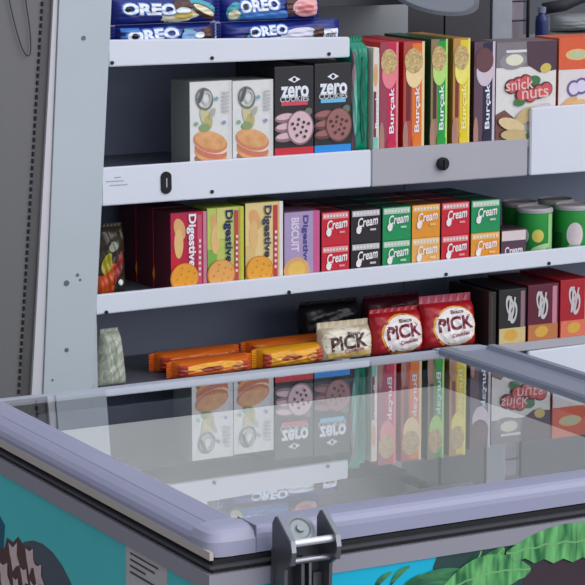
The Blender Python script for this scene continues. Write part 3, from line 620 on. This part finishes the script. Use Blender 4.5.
# ------------------------------------------------------------------ fourth shelf
Z4 = .6345
BAG = two_tone('clear_green_white_film', (150, 156, 130), (206, 208, 196), 60, .3, .75, .25, 2.5, (1, 1, .6))
pouch('snack_bag', 'crumpled pale green clear bag at the left end of lowest visible shelf', None, 2.036, 4.482, Z4, .072, .110, .050, BAG, None, pu=2.2, pv=6, crimp='z', wr=.0014, seed=8, rz=.1, cl=.006, taper=.42)
def orng(alt):
    def art(p):
        p.ell(.5, .62, .07, .008, ink((244, 176, 60)) if alt else ink((226, 110, 40))); p.ell(.45, .50, .025, .005, ink((160, 60, 34)), .02); p.rect(.02, .1, .12, .8, ink((176, 60, 40))); p.ell(.8, .45, .014, .008, ink((206, 130, 70))); p.rect(.86, .1, .98, .8, ink((190, 70, 36)))
    return art
OF = mat('orange_foil', (224, 108, 34), .3, 0, .15, 20); YF_ = mat('amber_foil', (232, 160, 32), .3, 0, .12, 20)
g = 'orange biscuit packs lying on the fourth shelf'
pouch('biscuit_pack', 'orange foil biscuit pack, front left of the lying four', g, 2.258, 4.485, Z4, .172, .036, .062, OF, orng(1), pu=14, pv=2.6, wr=.0012, seed=11, rz=.03)
pouch('biscuit_pack', 'orange foil biscuit pack, rear left of the lying four', g, 2.262, 4.560, Z4, .185, .040, .062, OF, orng(0), pu=14, pv=2.6, wr=.0012, seed=12, rz=.02)
pouch('biscuit_pack', 'amber yellow foil biscuit pack, front right beside the beige bag', g, 2.441, 4.490, Z4, .146, .042, .062, YF_, orng(1), pu=14, pv=2.6, wr=.0012, seed=13, rz=.03)
pouch('biscuit_pack', 'orange foil biscuit pack, rear right of the lying four', g, 2.466, 4.560, Z4, .170, .044, .062, OF, orng(0), pu=14, pv=2.6, wr=.0012, seed=14)
def pick(face, ringc, big):
    def art(p):
        if big: p.ell(.55, .45, .054, .044, ringc); p.ell(.56, .45, .0505, .0405, face)
        else: p.ell(.5, .5, .06, .037, ink((236, 226, 206)), 0, wob=.04); p.rect(.1, .06, .9, .22, ink((226, 190, 110)))
        p.text('PICK', .56 if big else .5, .52, .086, .030, ink((120, 22, 46)) if big else BRN, .06, .035); p.text('Cookies', .64 if big else .58, .27, .044, .009, ink((150, 60, 70)), .12, .02); p.text('Bisco', .60, .78, .03, .008, ink((90, 40, 40)), .05, .02)
    return art
PR = mat('red_bag_film', (176, 26, 36), .28, 0, .2, 24); PB = mat('beige_bag_film', (206, 190, 160), .3, 0, .15, 24); PKR = mat('pink_red_seal', (176, 62, 84), .28, 0, .2, 60)
g = 'PICK cookie bags on the fourth shelf'; tilt = -.16
pouch('cookie_bag', 'beige PICK cookie bag beside the amber pack', g, 2.571, 4.478, Z4 + .002, .124, .068, .050, PB, pick(W_, W_, 0), pu=6, pv=3, crimp='z', wr=.0012, seed=21, rx=tilt, cl=.012)
pouch('cookie_bag', 'red PICK cookie bag with white oval, middle of the three', g, 2.696, 4.478, Z4 + .002, .122, .088, .052, PR, pick(ink((238, 228, 224)), ink((226, 160, 50)), 1), pu=7, pv=4, crimp='z', wr=.0012, seed=22, rx=tilt, cl=.008, rz=.03)
pouch('cookie_bag', 'red PICK cookie bag with white oval and pink seal, rightmost', g, 2.824, 4.478, Z4 + .003, .130, .096, .052, PR, pick(ink((240, 232, 228)), ink((226, 160, 50)), 1), pu=7, pv=4, crimp='z', wr=.0012, seed=23, rx=tilt, cl=.016, rz=-.02, crimp_mat=PKR)
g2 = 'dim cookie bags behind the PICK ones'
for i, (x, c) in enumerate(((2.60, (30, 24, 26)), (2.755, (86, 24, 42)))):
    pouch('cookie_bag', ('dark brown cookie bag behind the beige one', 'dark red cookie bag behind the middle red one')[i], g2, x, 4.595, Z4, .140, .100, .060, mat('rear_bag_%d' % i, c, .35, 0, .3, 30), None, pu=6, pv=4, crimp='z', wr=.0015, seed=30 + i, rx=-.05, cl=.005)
def cracker(strip, bot, scr):
    def art(p):
        p.rect(.80, .05, .95, .96, strip); p.rect(.02, .02, .98, .30, bot); p.ell(.45, .17, .017, .012, ink((222, 170, 70)), .1)
        p.ell(.40, .70, .010, .024, scr, .2, r0=.6); p.ell(.52, .58, .010, .024, scr, -.1, r0=.6); p.line(.36, .44, .42, .88, .005, scr); p.line(.58, .86, .46, .45, .004, scr)
    return art
g = 'upright cracker cartons on the fourth shelf'
BKC = mat('black_cracker_carton', (36, 32, 32), .4, 0, .15); SC = ink((206, 200, 200))
carton('cracker_carton', 'narrow dark brown carton beside the rightmost PICK bag', g, 2.908, 2.926, Z4, .752, 4.449, .16, mat('brown_black_carton', (44, 34, 32), .4), lambda p: p.rect(.3, .05, .6, .95, ink((64, 56, 54))))
carton('cracker_carton', 'black cracker carton with yellow cracker picture', g, 2.9335, 3.003, Z4, .754, 4.449, .16, BKC, cracker(ink((150, 110, 124)), ink((216, 190, 130)), SC))
carton('cracker_carton', 'maroon cracker carton with white script between black and red ones', g, 3.008, 3.087, Z4, .758, 4.449, .16, mat('maroon_cracker_carton', (96, 26, 44), .4), cracker(ink((206, 130, 150)), ink((196, 120, 70)), SC))
carton('cracker_carton', 'bright red cracker carton with white script at the right edge', g, 3.092, 3.172, Z4, .762, 4.449, .16, mat('red_cracker_carton', (176, 20, 36), .4), cracker(ink((226, 150, 140)), ink((226, 120, 90)), SC))

# ------------------------------------------------------------------ things behind the right half of the second shelf
r = empty('display_cabinet', (3.02, 5.0, 0)); tag(r, 'dark cabinet standing behind the slim biscuit cartons', 'cabinet')
q = MB(); q.box(-.12, -.18, 0, .123, .18, 1.7, mat('dark_cabinet_paint', (46, 44, 48), .5, 0, .2, 4), .004); q.build('cabinet_body', r)
q = MB(); q.box(-.115, -.186, .9, -.005, -.181, 1.65, mat('dark_cabinet_door', (42, 40, 43), .35, 0, .2, 6), .001); q.build('door', r)
q = MB(); q.box(.0, -.186, .9, .118, -.181, 1.65, mat('cabinet_door_grey', (52, 48, 50), .35, 0, .3, 12), .001); q.build('door', r)
r = empty('counter', (3.80, 5.13, 0)); tag(r, 'pale grey counter behind the snack cartons at the upper right', 'counter')
q = MB(); q.box(-.62, -.28, 0, .9, .28, 1.19, mat('counter_paint', (120, 122, 126), .6)); q.build('counter_body', r)
q = MB(); q.box(-.62, -.29, 1.19, .9, .28, 1.21, mat('counter_top', (130, 130, 132), .5)); q.build('countertop', r)
q = MB(); q.box(3.182, 4.87, 1.2105, 3.236, 4.905, 1.75, mat('pale_post_paint', (150, 154, 160), .5), .004); tag(q.build('post'), 'pale grey metal post rising beside the wire rack', 'post')
r = empty('wire_rack', (3.296, 4.94, 1.2105)); tag(r, 'pinkish wire rack on the rear counter beside the pale post', 'rack')
q = MB(); q.box(-.03, .02, 0, .03, .024, .30, mat('rack_back_pink', (160, 148, 158), .5)); q.build('rack_panel', r)
for x in (-.03, .03):
    q = MB(); q.cyl((x, 0, 0), (x, 0, .30), .004, HOLE, 8); q.build('rack_post', r)
for z in (.03, .075, .12, .165, .21, .255):
    q = MB(); q.cyl((-.03, 0, z), (.03, 0, z), .0022, DARKM, 8); q.build('wire', r)
r = empty('bottle', (3.338, 4.90, 1.2105)); tag(r, 'small blue bottle on the rear counter right of the wire rack', 'bottle')
q = MB(); q.lathe([(0, 0), (.013, 0), (.015, .004), (.015, .075), (.014, .085), (.008, .09), (.008, .094)], mat('blue_bottle', (28, 46, 96), .3)); q.build('bottle_body', r, smooth=True)
q = MB(); q.lathe([(.008, .094), (.0095, .0945), (.0095, .108), (0, .109)], mat('blue_cap', (120, 124, 150), .4)); q.build('cap', r)
def sack(label, x, y, z, w_, h_, t_, c, s_):
    o = pouch('folded_sack', label, 'folded grey sacks on the rear counter', x, y, z, w_, h_, t_, mat('sack_%d' % s_, c, .7, 0, .2, 30), None, pu=5, pv=2.5, wr=.002, seed=s_, cat='sack'); return o
sack('grey-green folded sack lying lowest at the upper right corner', 3.52, 4.95, 1.2105, .28, .045, .12, (120, 124, 118), 41)
sack('grey folded sack lying on top of the grey-green one', 3.53, 4.95, 1.256, .27, .04, .11, (142, 146, 146), 42)
q = MB(); q.tube([(3.375, 4.95, 1.310), (3.42, 4.93, 1.318), (3.46, 4.92, 1.335), (3.52, 4.92, 1.345), (3.62, 4.93, 1.35)], .014, mat('black_strap', (44, 44, 48), .6), 10)
tag(q.build('strap', smooth=True), 'thick black strap rising to the right above the folded sacks', 'strap')
# upper shelf beam and the hanging round roll
q = MB(); q.box(2.565, 4.60, 1.358, 2.80, 4.733, 1.43, mat('dark_beam', (52, 54, 62), .5), .002); tag(q.build('shelf_beam'), 'dark metal beam at the top edge above the emerald packet', 'beam')
r = empty('round_tray', (2.795, 4.50, 1.384)); tag(r, 'grey round disc with a dark centre at the top edge above the biscuit cartons', 'disc')
q = MB(); q.lathe([(.022, .002), (.085, .001), (.095, .004), (.096, -.004), (.085, -.006), (.022, -.003), (.022, .002)], mat('dull_steel_disc', (120, 124, 132), .35, .3, .1, 20), seg=48)
T = Matrix.Rotation(math.radians(22), 4, 'X'); q.v = [tuple(T @ Vector(v)) for v in q.v]; q.build('rim', r)
q = MB(); q.lathe([(0, -.006), (.0219, -.006), (.0219, .004), (.015, .010), (0, .011)], HOLE, seg=32); q.v = [tuple(T @ Vector(v)) for v in q.v]; q.build('hub', r)
q = MB(); q.box(-.010, .02, -.016, .010, .1005, -.004, mat('dark_beam', (52, 54, 62), .5)); q.build('bracket', r)
